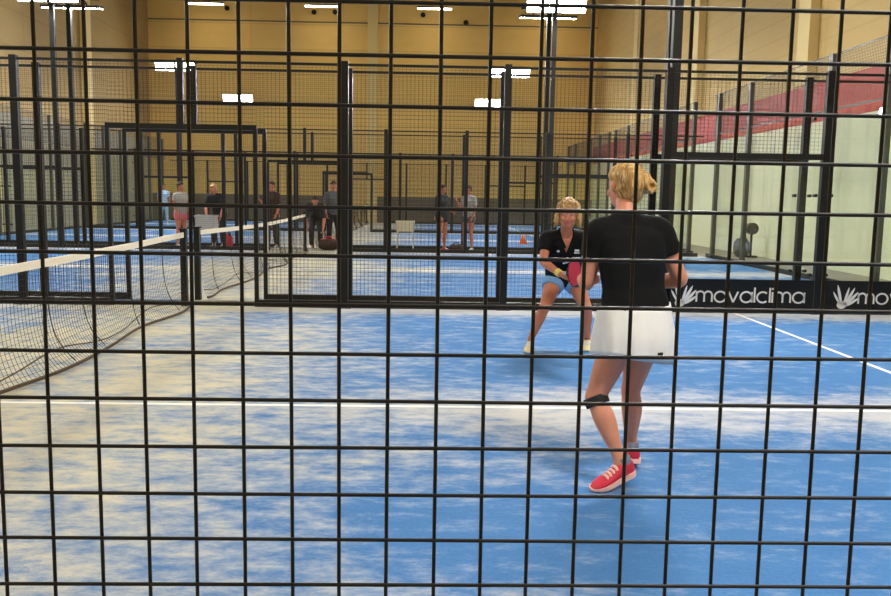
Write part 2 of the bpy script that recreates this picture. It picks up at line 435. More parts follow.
# the mesh fence the photograph looks through
def near_fence():
    Y = .2552; s = .05; r = .00205
    t = thing('wire_mesh_fence', (3., Y, 0), 'black square wire mesh fence filling the foreground', 'fence')
    x0 = 2.62567 - 13 * s; z0 = 1.60511 - 32 * s
    mb = MB()
    nx = 42; nz = 61
    rnd = random.Random(3)
    ph = [rnd.uniform(0, 6.28) for _ in range(8)]
    for i in range(nx + 1):
        x = x0 + i * s
        mb.tube([(x + .0006 * math.sin(z * 3 + i * 1.7), Y, z) for z in np.linspace(.02, HF - .05, 30)], r, 8)
    for j in range(nz + 1):
        z = z0 + j * s
        if z > HF - .05 or z < .03: continue
        mb.tube([(x, Y - r * 1.6, z + .0006 * math.sin(x * 3 + j * 2.1)) for x in np.linspace(x0 - .02, x0 + nx * s + .02, 24)], r, 8)
    part(mb, 'mesh_panel', M['wire'], t, True)
    for X in (x0 - .04, x0 + nx * s + .04):
        part(MB().span((X - .04, Y - .04, 0), (X + .04, Y + .04, HF)), 'post', M['post'], t)
    part(MB().span((x0 - .04, Y - .03, HF - .07), (x0 + nx * s + .04, Y + .03, HF)), 'top_rail', M['post'], t)
    part(MB().span((x0 - .04, Y - .02, 0), (x0 + nx * s + .04, Y + .02, .04)), 'base_rail', M['post'], t)
near_fence()

# ------------------------------------------------------------------ nets
def net(y0, label, sagw):
    Ya, Yb = y0 + .12, y0 + 9.95
    t = thing('padel_net', (0, y0 + 5, 0), label, 'net')
    for y in (y0 + .02, y0 + 10.0 - .0):
        part(MB().span((-.036, y - .04, 0), (.036, y + .04, .95)).span((-.046, y - .05, .95), (.046, y + .05, .97)), 'net_post', M['post'], t)
    top = lambda u: .92 - .05 * math.sin(PI * u)
    N = 60
    rr = []
    for k in range(N + 1):
        u = k / N; y = Ya + (Yb - Ya) * u; z = top(u); w = .006 * math.sin(u * 40)
        rr.append([(-.012 + w, y, z - .062), (.012 + w, y, z - .062), (.012 + w, y, z), (-.012 + w, y, z)])
    part(MB().rings(rr), 'top_tape', M['tape'], t)
    def surf(u, v):   # v 0 top .. 1 bottom; the foot of the netting bunches and drapes over the turf
        y = Ya + (Yb - Ya) * u
        foot = .05 + .09 * (.5 + .5 * math.sin(u * 21 + sagw)) * math.sin(PI * min(1, max(0, u)))**.4
        z0 = top(u) - .05
        zz = z0 * (1 - v) + .018
        x = foot * v ** 5 * 1.6 + .02 * math.sin(u * 33 + 2 * v) * v
        return (x, y, zz)
    mb = MB(); nu, nv = 190, 18
    for i in range(nu + 1):
        mb.tube([surf(i / nu, j / nv) for j in range(nv + 1)], (.0017), 4, False)
    for j in range(nv + 1):
        mb.tube([surf(i / 95, j / nv) for i in range(96)], (.0017), 4, False)
    part(mb, 'netting', M['netcord'], t)
    part(MB().tube([V(surf(i / 120, 1)) + V((0, 0, .004)) for i in range(121)], .014, 6), 'bottom_cord', M['rope'], t)
    # a slack inner cord that dips towards the turf
    part(MB().tube([V(surf(i / 120, .93 - .10 * abs(math.sin(i * .10 + sagw)) ** 3)) for i in range(121)], .006, 5), 'slack_cord', M['rope'], t)
    for k in range(9): part(MB().tube([V(surf((k + .6 + .25 * math.sin(k * 2.7)) / 9.5 + .012 * v * v, v)) + V((.004, 0, 0)) for v in np.linspace(0, .97, 12)], .004, 5), 'fold_cord', M['netcord'], t)
    part(MB().span((-.006, y0 + 4.97, .01), (.006, y0 + 5.03, .87)), 'centre_strap', M['tape'], t)
net(0., 'white taped net on the court being played on, at left', .6)
net(10.6, 'white taped net on the second court, running to the bystanders', 2.2)
net(22.0, 'white taped net on the third court, partly behind the bystanders', 4.)
net(32.6, 'most distant white taped net, on the fourth court', 5.)

# ------------------------------------------------------------------ floodlights on poles
def lamp_pole(X, Y, face, label, h=6.1):
    t = thing('floodlight_pole', (X, Y, 0), label, 'floodlight', 'court floodlight poles')
    part(MB().span((X - .055, Y - .055, 0), (X + .055, Y + .055, h + .13)), 'pole', M['pole'], t)
    part(MB().span((X - .72, Y - .035, h + .13), (X + .72, Y + .035, h + .20)), 'crossbar', M['pole'], t)
    for s in (-1, 1):
        c = V((X + s * .38, Y + face * .22, h))
        m = Matrix.Rotation(face * math.radians(64 if face < 0 else 10), 3, 'X')
        b = part(MB().box(c, (.70, .42, .07), m), 'lamp_housing', M['lamp_body'], t)
        n = m @ V((0, 0, -1))
        part(MB().box(c + n * .040, (.66, .36, .008), m), 'lens', M['led'], b)
        part(MB().tube([(X + s * .38, Y, h + .16), tuple(c - n * .03)], .02, 8), 'bracket', M['pole'], t)
OR = ('beside the court being played on', 'between the second and third courts', 'between the third and fourth courts', 'behind the fourth court')
k = 0
for Y, f, lab in ((-.25, 1, 'on near side of the played court'), (10.22, -1, 'behind far fence of the played court'), (10.42, 1, 'on near side of the second court'),
                  (20.85, -1, 'on far side of the second court'), (21.85, 1, 'on near side of the third court'),
                  (32.2, -1, 'on far side of the third court'), (32.42, 1, 'on near side of the fourth court'),
                  (42.85, -1, 'on far side of the fourth court')):
    for X, sd in ((-6.15, 'left'), (6.12, 'right')):
        lamp_pole(X - (.28 if Y > 30 and X < 0 else 0), Y, f, 'floodlight pole %s, %s of the nets' % (lab, sd))

# strip lights under the ceiling
for j, y in enumerate((-1., 10., 21., 32., 42.2)):
    for i, x in enumerate((-7.83, -2.2, 3.3, 8.9)):
        z = 10.5
        t = thing('strip_light', (x, y, z), 'slim strip light, %s from left, %s' % (('first', 'second', 'third', 'fourth')[i], ('above the viewer', 'above the first court', 'above the second court', 'above the third court', 'high along the yellow back wall')[j]), 'ceiling light', 'ceiling strip lights')
        part(MB().span((x - .85, y - .1, z + .04), (x + .85, y + .1, z + .12)), 'housing', M['lamp_body'], t)
        part(MB().span((x - .82, y - .08, z), (x + .82, y + .08, z + .04)), 'diffuser', M['strip'], t)
        part(MB().span((x - .6, y - .01, z + .12), (x - .58, y + .01, ZC)).span((x + .58, y - .01, z + .12), (x + .6, y + .01, ZC)), 'hanger', M['lamp_body'], t)

# small dark fittings high on the back wall
for i, (px, z) in enumerate(((-7.23, 10.72), (-2.83, 10.62), (-1.76, 10.64), (2.72, 10.59), (4.92, 10.26))):
    o = MB().ball((px, YB - .2, z), .13).tube([(px, YB - .2, z), (px, YB, z)], .04, 8).build('wall_fitting', M['post'], None, True)
    shift_origin(o, (px, YB - .2, z))
    tag(o, 'small dark round fitting high on the back wall, %s from the left' % ('first', 'second', 'third', 'fourth', 'fifth')[i], 'fitting', 'dark round fittings on the back wall')

# ------------------------------------------------------------------ banners with lettering
def stroke(mb, pts, w, y, th=.003):
    """flat-faced stroke along a polyline in the XZ plane"""
    pts = [V((p[0], 0, p[1])) for p in pts]; L = []; R = []
    for i, p in enumerate(pts):
        t = (pts[min(i + 1, len(pts) - 1)] - pts[max(i - 1, 0)]).normalized(); n = V((-t.z, 0, t.x))
        L.append(p + n * w / 2); R.append(p - n * w / 2)
    rr = [[(a.x, y, a.z), (b.x, y, b.z), (b.x, y + th, b.z), (a.x, y + th, a.z)] for a, b in zip(L, R)]
    mb.rings(rr)
def arc(cx, cz, rx, rz, a0, a1, n=14): return [(cx + rx * math.cos(math.radians(a0 + (a1 - a0) * i / n)), cz + rz * math.sin(math.radians(a0 + (a1 - a0) * i / n))) for i in range(n + 1)]
def lettering(mb, text, x, z, h, w, y, s=1.):
    """rounded lower-case stroke letters, x-height h"""
    for ch in text:
        r = h / 2
        if ch == 'm':
            a = h * .37
            stroke(mb, [(x, z), (x, z + h)], w, y)
            for k in (0, 1): stroke(mb, arc(x + a + 2 * a * k, z + h - a, a, a, 180, 0) + [(x + 2 * a * (k + 1), z)], w, y)
            x += 4 * a
        elif ch == 'o': stroke(mb, arc(x + r * 1.1, z + r, r * 1.1, r, 0, 360, 24), w, y); x += 2.2 * r
        elif ch == 'v': stroke(mb, [(x, z + h), (x + .45 * h, z)], w, y); stroke(mb, [(x + .45 * h, z), (x + .9 * h, z + h)], w, y); x += .9 * h
        elif ch == 'a': stroke(mb, arc(x + r * 1.1, z + r, r * 1.1, r, 0, 360, 24), w, y); x += 2.2 * r; stroke(mb, [(x, z + h), (x, z)], w, y)
        elif ch == 'l': stroke(mb, [(x, z), (x, z + h * 1.42)], w, y)
        elif ch == 'i': stroke(mb, [(x, z), (x, z + h)], w, y); stroke(mb, [(x, z + h * 1.22), (x, z + h * 1.40)], w, y)
        elif ch == 'c': stroke(mb, arc(x + r * 1.1, z + r, r * 1.1, r, 48, 312, 20), w, y); x += 1.95 * r
        x += h * .245
    return x
def emblem(mb, cx, cz, H, y):
    """pale fan of feather-like blades rising from one base"""
    for ang, ln, wd in ((-36, .60, .10), (-16, .80, .13), (18, .70, .11), (33, .80, .13), (48, .76, .13), (64, .66, .12)):
        a = math.radians(ang); d = V((math.sin(a), 0, math.cos(a))); n = V((d.z, 0, -d.x))
        base = V((cx, y, cz)) + d * H * .16 + V((0, 0, H * .05))
        pts = []
        for t_, w_ in ((0, .35), (.3, .9), (.6, 1.), (.85, .7), (1., .12)):
            pts.append((base + d * H * ln * t_ + V((0, 0, 1)) * H * .10 * t_ * t_, wd * H * .5 * w_))
        rr = [[p + n * w, p - n * w, p - n * w + V((0, .003, 0)), p + n * w + V((0, .003, 0))] for p, w in pts]
        mb.rings(rr)
    pts = arc(cx - .04 * H, cz + .17 * H, .22 * H, .18 * H, 0, 360, 20)[:-1]
    n = len(pts); vs = [(p[0], y, p[1]) for p in pts] + [(p[0], y + .003, p[1]) for p in pts]
    mb.add(vs, [tuple(range(n))[::-1], tuple(range(n, 2 * n))] + [(k, (k + 1) % n, n + (k + 1) % n, n + k) for k in range(n)])
def banner(xa, xb, xc, label):
    Yb = 9.93; z0, z1 = .07, .435
    t = thing('sponsor_banner', ((xa + xb) / 2, Yb, z0), label, 'banner', 'black sponsor banners along the fence foot')
    part(MB().span((xa, Yb - .006, z0), (xb, Yb + .006, z1)), 'board', M['banner'], t)
    mb = MB(); emblem(mb, xc + .12, z0 + .01, .28, Yb - .0105); part(mb, 'emblem', M['print'], t)
    mb = MB(); lettering(mb, 'movalclima', xc + .32, z0 + .075, .133, .022, Yb - .0105); part(mb, 'lettering', M['print'], t)
banner(6.10, 7.93, 6.12, 'black banner with white lettering beside the near woman\'s right arm')
banner(8.07, 9.85, 8.19, 'black banner with white lettering cut by right edge of the view')

# ------------------------------------------------------------------ people
def lerp(a, b, t): return a + (b - a) * t
def ell(c, r, f, hw, fr, bk, n=24, e=2.3):
    """ring: centre, right vec, forward vec, half width, front and back depth"""
    out = []
    for k in range(n):
        a = 2 * PI * k / n; ca, sa = math.cos(a), math.sin(a)
        x = math.copysign(abs(ca) ** (2 / e), ca) * hw; y = math.copysign(abs(sa) ** (2 / e), sa)
        out.append(c + r * x + f * (y * (fr if y > 0 else bk)))
    return out

def hand(mb, wrist, d, n, curl, side, s=1.):
    """palm + four unequal curled fingers + thumb. d: pointing dir, n: palm normal (the side fingers curl towards)"""
    d = d.normalized(); n = (n - d * n.dot(d)).normalized(); sd = d.cross(n) * side   # sd: towards the thumb
    rr = []
    for t_, w_, h_ in ((0, .026, .020), (.03, .036, .017), (.065, .041, .015), (.088, .039, .013)):
        rr.append(ell(wrist + d * t_ * s, sd, n, w_ * s, h_ * s, h_ * s, 16))
    mb.rings(rr)
    for i, (o, ln) in enumerate(((.029, .068), (.010, .076), (-.010, .070), (-.029, .055))):
        p = wrist + (d * .078 + sd * o) * s; dd = d.copy(); pts = [(p, .0092 * s)]
        for j, fr in enumerate((.42, .32, .26)):
            a = curl * (.9, 1.1, .8)[j]
            dd = (Matrix.Rotation(a, 3, d.cross(n)) @ dd).normalized()
            p = p + dd * ln * fr * s; pts.append((p, (.0088, .0080, .0068)[j] * s))
        mb.limb(pts, 8, 3)
    p = wrist + (d * .022 + sd * .028) * s
    t1 = (d * .6 + sd * .75 + n * .25).normalized(); t2 = (d * .85 + sd * .15 + n * .5).normalized()
    mb.limb([(p, .013 * s), (p + t1 * .034 * s, .0105 * s), (p + t1 * .034 * s + t2 * .026 * s, .0092 * s), (p + t1 * .034 * s + t2 * .05 * s, .0075 * s)], 8, 3)

HEAD = ((0, .016, .080, -.05), (.012, .034, .090, -.02), (.035, .049, .092, .02), (.065, .060, .090, .058), (.095, .067, .087, .082),
        (.125, .071, .089, .094), (.155, .071, .086, .096), (.182, .061, .070, .086), (.203, .041, .044, .062), (.216, .014, .012, .022))
def head_shapes(mb, chin, r, f, u, s):
    mb.rings([ell(chin + u * z * s, r, f, hw * s, fr * s, bk * s, 20, 2.1) if bk > 0 else ell(chin + u * z * s + f * (fr - bk * -1 if False else (fr + bk * -1) / 2) * s * 0 + f * ((fr - (-bk)) * .5 + .0) * s * 0, r, f, hw * s, fr * s, .02 * s, 20, 2.1) for z, hw, fr, bk in HEAD])
    mb.limb([(chin + (f * .088 + u * .108) * s, .008 * s), (chin + (f * .100 + u * .086) * s, .010 * s), (chin + (f * .110 + u * .070) * s, .012 * s)], 8, 3)   # nose
    for k in (-1, 1):
        mb.ball(chin + (f * .102 + u * .067 + r * k * .010) * s, .009 * s)                         # nostril wings
        mb.ball(chin + (f * .080 + u * .122 + r * k * .030) * s, V((.020, .010, .008)) * s, Matrix((r, f, u)).transposed())   # brow
        mb.ball(chin + (f * .072 + u * .070 + r * k * .038) * s, V((.020, .018, .020)) * s, Matrix((r, f, u)).transposed())   # cheek
        mb.ball(chin + (f * -.004 + u * .095 + r * k * .073) * s, V((.010, .019, .031)) * s, Matrix((r, f, u)).transposed())  # ear
    mb.ball(chin + (f * .086 + u * .040) * s, V((.022, .010, .012)) * s, Matrix((r, f, u)).transposed())

def shoe(parent, heel, dirv, upv, L, m_up, m_sole, m_sock=None, lbl=None):
    """heel: sole's rear bottom point; one mesh upper, children sole, lace"""
    d = dirv.normalized(); u = (upv - d * upv.dot(d)).normalized(); r = d.cross(u)
    P = lambda y, x, z: heel + d * y * L + r * x * L + u * z * L
    prof = ((.02, .07, .30), (.10, .125, .36), (.22, .135, .37), (.34, .135, .34), (.46, .145, .265), (.60, .165, .205), (.75, .175, .165), (.88, .145, .125), (.965, .085, .085), (.995, .03, .06))
    mb = MB(); rr = []
    for y, w, h in prof:
        ring = []
        for k in range(16):
            a = 2 * PI * k / 16; ca, sa = math.cos(a), math.sin(a)
            ring.append(P(y, math.copysign(abs(ca) ** .8, ca) * w, .05 + (h - .05) * (.5 + .5 * math.copysign(abs(sa) ** .8, sa))))
        rr.append(ring)
    mb.rings(rr)
    up_ = part(mb, 'shoe', m_up, parent, True)
    if lbl: up_['label'] = lbl
    rr = []
    for y, w, h in prof:
        z1 = .10 if y < .5 else .075; wz = w * 1.10; zt = 0 if y < .8 else (y - .8) * .18
        rr.append([P(y * 1.02 - .01, -wz, zt), P(y * 1.02 - .01, wz, zt), P(y * 1.02 - .01, wz * 1.02, z1), P(y * 1.02 - .01, -wz * 1.02, z1)])
    part(MB().rings(rr), 'sole', m_sole, up_)
    lm = MB()
    for k in range(4):
        y = .42 + k * .075; h = (.30, .255, .225, .195)[k]
        lm.tube([P(y, -.09, h - .035), P(y - .01, -.04, h + .005), P(y - .01, .04, h + .005), P(y, .09, h - .035)], .008 * L / .25, 6)
    part(lm, 'lace', m_sole, up_)
    if m_sock:
        mb = MB().rings([ell(P(.18, 0, z), r, d, .115 * L, .13 * L, .12 * L, 16) for z in (.2, .36, .44)])
        part(mb, 'sock', m_sock, up_, True)
    return up_

def person(name_label, J, vox=.008, skin='skin', hair='hair', hair_style='bob', top='black_tee', vneck=False, sleeve=.62,
           bottom='skirt', bottom_mat='white_skirt', shoe_mats=('cream_shoe', 'white_sole', None), girth=1., cat='person', detail=True, skirt_len=.30, top_lo=-.07, flare=.235):
    """J: joints in world metres. fw: facing of chest, pf: facing of pelvis, hf: facing of head, hu: head up."""
    hL, hR, sL, sR = J['hipL'], J['hipR'], J['shL'], J['shR']
    pel = (hL + hR) / 2; che = (sL + sR) / 2
    root = thing('person', (pel.x, pel.y, 0), name_label, cat)
    rp = (hR - hL).normalized(); rc = (sR - sL).normalized(); g = girth
    spine = che - pel
    nb = J['neck']
    T = ((-.16, .085, .06, .075), (-.06, .150, .095, .120), (.06, .164, .100, .125), (.2, .165, .105, .115), (.42, .142, .098, .088), (.62, .150, .108, .092),
         (.78, .158, .125, .098), (.92, .152, .095, .095), (1.02, .105, .065, .070))
    def tor(extra, lo, hi, wx=1.):
        rr = []
        for t_, hw, fr, bk in T:
            if t_ < lo or t_ > hi: continue
            c = pel + spine * t_ + J.get('bow', V((0, 0, 0))) * math.sin(PI * min(1, max(0, t_)))
            rv = lerp(rp, rc, min(1, max(0, t_))).normalized(); f = spine.normalized().cross(rv).normalized() * J['ff']
            rr.append(ell(c, rv, f, hw * g * wx + extra, fr * g + extra, bk * g + extra))
        return rr
    body = MB(); body.rings(tor(0, -1, 2))
    cf = spine.normalized().cross(rc).normalized() * J['ff']; pf = spine.normalized().cross(rp).normalized() * J['ff']
    # bottom shape
    for s_, h in ((-1, hL), (1, hR)): body.ball(h - pf * .055 + V((0, 0, -.02)), V((.088, .085, .095)) * g)
    hf, hu = J['hf'].normalized(), J['hu'].normalized(); hr = hf.cross(hu).normalized(); hu = hr.cross(hf).normalized()
    chin = J['chin']; hs = J.get('hs', 1.)
    head_shapes(body, chin, hr, hf, hu, hs)
    body.limb([(nb - spine.normalized() * .05, .066 * g), (lerp(nb, chin, .35), .052), (chin + (hu * .05 - hf * .012) * hs, .052), (chin + (hu * .09 - hf * .02) * hs, .05)], 14, 4)
    for S, s_ in (('L', -1), ('R', 1)):
        sh, el, wr = J['sh' + S], J['el' + S], J['wr' + S]
        body.limb([(lerp(nb, sh, .35) - V((0, 0, .035)), .055 * g), (sh - V((0, 0, .012)), .054 * g), (lerp(sh, el, .4), .048 * g), (lerp(sh, el, .8), .041 * g), (el, .037 * g), (lerp(el, wr, .25), .040 * g), (lerp(el, wr, .65), .033 * g), (wr, .0245)], 14, 5)
        hd = J.get('hd' + S, wr - el); hn = J.get('hn' + S, V((0, 0, -1)))
        hand(body, wr, hd, hn, J.get('curl' + S, .55), J.get('thumb' + S, s_), 1.)
        hp, kn, an = J['hip' + S], J['kn' + S], J['an' + S]
        cb = J.get('calfback', -pf)
        body.limb([(hp, .086 * g), (lerp(hp, kn, .25), .085 * g), (lerp(hp, kn, .6), .071 * g), (lerp(hp, kn, .9), .055 * g), (kn, .051 * g), (lerp(kn, an, .14) + cb * .006, .050 * g), (lerp(kn, an, .33) + cb * .016, .055 * g), (lerp(kn, an, .6) + cb * .008, .045 * g), (lerp(kn, an, .85), .034), (an, .033), (an - (J['an' + S] - an) - V((0, 0, .03)), .034)], 16, 5)
    part(remesh(body, vox, 3), 'body', M[skin], root, True)
    # face
    if detail:
        for k in (-1, 1):
            c = chin + (hf * .0795 + hu * .106 + hr * k * .031) * hs
            e = part(MB().ball(c, .0118 * hs), 'eye', M['eye'], root, True)
            part(MB().ball(c + hf * .0066 * hs, .0070 * hs), 'iris', M['iris'], e, True)
            part(MB().limb([(chin + (hf * .088 + hu * .124 + hr * k * .016) * hs, .004), (chin + (hf * .088 + hu * .130 + hr * k * .034) * hs, .004), (chin + (hf * .076 + hu * .124 + hr * k * .050) * hs, .003)], 6, 3), 'eyebrow', M['brow'], root, True)
        part(MB().ball(chin + (hf * .0935 + hu * .043) * hs, V((.023, .008, .0055)) * hs, Matrix((hr, hf, hu)).transposed()).ball(chin + (hf * .0915 + hu * .034) * hs, V((.018, .008, .0055)) * hs, Matrix((hr, hf, hu)).transposed()), 'lips', M['lips'], root, True)
    # hair
    H = MB()
    for z, hw, fr, bk in HEAD[3:]:
        pass
    rr = []
    for z, hw, fr, bk in ((.10, .060, .0, .097), (.125, .080, .050, .108), (.150, .084, .084, .113), (.175, .079, .088, .110), (.198, .064, .068, .092), (.220, .040, .040, .058), (.232, .014, .010, .02)):
        rr.append(ell(chin + hu * z * hs, hr, hf, hw * hs, max(fr, .002) * hs, bk * hs, 22, 2.1))
    H.rings(rr)
    rnd = random.Random(5)
    if hair_style == 'bob':
        rr = []
        for z, hw, bk in ((-.005, .045, .085), (.03, .062, .105), (.07, .074, .115), (.12, .080, .112), (.16, .080, .108)):
            rr.append(ell(chin + (hu * z - hf * .012) * hs, hr, hf, hw * hs, .004 * hs, bk * hs, 22))
        H.rings(rr)
        for k in range(46):      # loose locks
            a = rnd.uniform(-PI * .95, -PI * .05); z = rnd.uniform(.02, .12); w = .078; b_ = .105
            p = chin + (hu * (z + .06) + hr * math.cos(a) * w + hf * math.sin(a) * b_) * hs
            q = chin + (hu * z + hr * math.cos(a) * w * 1.12 + hf * math.sin(a) * b_ * 1.08) * hs
            q2 = q + (hr * math.cos(a) * .02 + hf * math.sin(a) * .014 - hu * .035) * hs
            H.limb([(p, .014 * hs), (q, .014 * hs), (q2, .008 * hs)], 7, 3)
        for k in (-1, 1):
            for j in range(5): H.limb([(chin + (hr * k * .062 + hf * (.03 - j * .012) + hu * .16) * hs, .016), (chin + (hr * k * .084 + hf * (.022 - j * .012) + hu * .09) * hs, .016), (chin + (hr * k * (.088 + .004 * j) + hf * (.01 - j * .012) + hu * (.03 + .01 * (j % 2))) * hs, .012)], 8, 3)
    elif hair_style == 'bun':
        rr = []
        for z, hw, bk in ((.02, .035, .062), (.05, .058, .092), (.08, .066, .108), (.12, .078, .112), (.16, .080, .110)):
            rr.append(ell(chin + (hu * z - hf * .018) * hs, hr, hf, hw * hs, .002 * hs, bk * hs, 22))
        H.rings(rr)
        b0 = chin + (hu * .108 - hf * .088 + hr * .058) * hs
        for k in range(22):
            a = k / 22 * 2 * PI
            p = b0 - hf * .026 + (hr * math.cos(a) + hu * math.sin(a)) * .020
            H.limb([(b0, .014), (p, .014), (p - hf * .022 + (hr * math.cos(a + 1) + hu * math.sin(a + 1)) * .012 - hu * rnd.uniform(0, .02), .008)], 7, 3)
        for k in range(30):
            a = rnd.uniform(-PI, 0); z = rnd.uniform(.07, .17)
            p = chin + (hu * z + hr * math.cos(a) * .078 + hf * math.sin(a) * .112) * hs
            q = lerp(p, b0, .55) + (p - chin - hu * .12).normalized() * .022
            H.limb([(p, .010), (q, .012), (b0, .010)], 7, 3)
    else:
        rr = []
        for z, hw, bk in ((.05, .055, .085), (.08, .066, .098), (.12, .074, .104), (.16, .076, .104)):
            rr.append(ell(chin + (hu * z - hf * .014) * hs, hr, hf, hw * hs, .002 * hs, bk * hs, 18))
        H.rings(rr)
    hm = remesh(H, max(.005, vox * .7), 2)
    hc = chin + hu * .12 * hs
    hm.v = [tuple(V(p) + (V(p) - hc).normalized() * ((noise.noise(V((p[0] * 55, p[1] * 55, p[2] * 16))) * .006 + noise.noise(V((p[0] * 22, p[1] * 22, p[2] * 14 + 5))) * .009) * (1.5 if hair_style == 'bob' else 1))) for p in hm.v]
    part(hm, 'hair', M[hair], root, True)
    # top
    S_ = MB(); S_.rings(tor(.014, top_lo, 2, 1.03))
    for S in 'LR':
        sh, el = J['sh' + S], J['el' + S]
        S_.limb([(lerp(nb, sh, .15) - V((0, 0, .03)), .062 * g), (lerp(nb, sh, .6) - V((0, 0, .022)), .066 * g), (sh - V((0, 0, .012)), .069 * g), (lerp(sh, el, sleeve * .6), .065 * g), (lerp(sh, el, sleeve), .064 * g)], 16, 5, flat1=True)
    S_.limb([(nb - spine.normalized() * .06, .085 * g), (nb + spine.normalized() * .008, .066 * g)], 14, 4, flat1=True)
    cut = None
    if vneck:
        def cut(p):
            q = p - nb; x = q.dot(rc); z = q.dot(spine.normalized()); y = q.dot(cf)
            return y > 0 and z > -.155 and abs(x) < .062 * (z + .155) / .155
    tp = part(remesh(S_, vox, 14, cut), 'shirt', M[top], root, True)
    # bottom
    B = MB()
    if bottom == 'skirt':
        n = 72; rows = 9; rr = []
        c0 = pel + spine * .23; dn = J.get('skirt_dir', V((0, 0, -1)))
        rv = rp; f = pf
        for j in range(rows):
            t_ = j / (rows - 1); ring = []
            for k in range(n):
                a = 2 * PI * k / n; pl = 1 + .045 * t_ * math.sin(a * 9 + 1.) + .02 * t_ * math.sin(a * 23)
                w = lerp(.194, flare, min(1, t_ * 1.6) ** .8) * g * pl; dd = lerp(.122, flare * .86, min(1, t_ * 1.6) ** .8) * g * pl
                ring.append(c0 + dn * skirt_len * t_ + rv * math.copysign(abs(math.cos(a)) ** .82, math.cos(a)) * w + f * math.copysign(abs(math.sin(a)) ** .82, math.sin(a)) * dd + J.get('skirt_shift', V()) * t_ + V((0, 0, J.get('hem_tilt', 0) * t_ * math.cos(a) * w / .2 * .25)))
            rr.append(ring)
        inner = [[c0 + (p - c0) * .985 for p in r_] for r_ in rr]
        B.rings(rr + inner[::-1], cap=False)
        bo = part(B, 'skirt', M[bottom_mat], root, True)
    else:
        frac = .42 if bottom == 'shorts' else .96
        B.rings(tor(.012, -1, .22))
        for S in 'LR':
            hp, kn, an = J['hip' + S], J['kn' + S], J['an' + S]
            if bottom == 'shorts':
                B.limb([(hp, .105 * g), (lerp(hp, kn, .2), .104 * g), (lerp(hp, kn, frac * .8), .101 * g)], 16, 5, flat1=True)
            else:
                B.limb([(hp, .102 * g), (lerp(hp, kn, .5), .09 * g), (kn, .07 * g), (lerp(kn, an, .4), .07 * g), (lerp(kn, an, .95), .055)], 16, 5, flat1=True)
        bo = part(remesh(B, vox, 3), bottom, M[bottom_mat], root, True)
    for S in 'LR':
        shoe(root, J['heel' + S], J['toe' + S] - J['heel' + S], J.get('su' + S, V((0, 0, 1))), (J['toe' + S] - J['heel' + S]).length, M[shoe_mats[0]], M[shoe_mats[1]], M[shoe_mats[2]] if shoe_mats[2] else None)
    return root, dict(shirt=tp, bottom=bo, rc=rc, cf=cf, rp=rp, pf=pf, up=spine.normalized(), nb=nb, pel=pel)

# --- the near woman: back to the viewer, weight on the right leg, left heel lifting, face turned to the left
J = dict(
    hipL=V((3.995, 3.50, .775)), hipR=V((4.128, 3.56, .785)), shL=V((3.862, 3.545, 1.265)), shR=V((4.178, 3.60, 1.275)), neck=V((4.010, 3.585, 1.335)),
    chin=V((4.012, 3.665, 1.378)), hf=V((-.36, .93, -.06)), hu=V((.04, .10, 1)), hs=1.02, ff=1, bow=V((0, -.02, 0)),
    elL=V((3.818, 3.57, 1.000)), wrL=V((3.835, 3.80, 1.00)), elR=V((4.292, 3.585, 1.02)), wrR=V((4.13, 3.80, .98)),
    hdL=V((.5, .75, 0)), hnL=V((.6, -.2, -.3)), hdR=V((-.7, .6, 0)), hnR=V((-.3, -.3, -.7)), curlL=.75, curlR=.75,
    knL=V((3.872, 3.52, .43)), anL=V((3.985, 3.415, .145)), knR=V((4.085, 3.66, .44)), anR=V((4.128, 3.78, .125)),
    heelL=V((4.065, 3.44, .065)), toeL=V((3.835, 3.35, -.0)), suL=V((.22, 0, 1)), heelR=V((4.140, 3.70, .03)), toeR=V((4.128, 3.94, .0)), suR=V((0, -.1, 1)),
    skirt_dir=V((-.05, -.02, -1)).normalized(), skirt_shift=V((.016, 0, 0)), hem_tilt=-.2, calfback=V((.1, -.8, 0)))
p1, q1 = person('woman seen from behind in black shirt, white skirt and pink shoes', J, .007, 'skin', 'hair', 'bun', 'black_tee', False, .52, 'skirt', 'white_skirt',
                ('pink', 'sole', 'sock_grey'), 1.0, skirt_len=.275, top_lo=.15, flare=.206)
# small dark emblem on a white patch near the skirt hem
sk = q1['bottom']; pts = [v.co + p1.location for v in sk.data.vertices]
hp_ = min((p for p in pts if .70 > p.z > .655 and abs(p.x - 4.175) < .03), key=lambda p: p.y)
fr_ = Matrix.Rotation(math.radians(28), 3, 'Z')
part(MB().box(hp_ + V((0, -.006, 0)), (.03, .004, .032), fr_), 'hem_emblem', M['sock_black'], sk)
# knee strap
kn, an = J['knL'], J['anL']
c = lerp(kn, an, .06); d = (an - kn).normalized(); a = V((1, 0, 0)); a = (a - d * a.dot(d)).normalized(); b = d.cross(a)
part(MB().rings([ell(c + d * z, a, b, .064 - .001 * k, .066, .064, 20, 2) for k, z in enumerate((-.024, -.01, .008, .022))]), 'knee_strap', M['black_rubber'], p1, True)

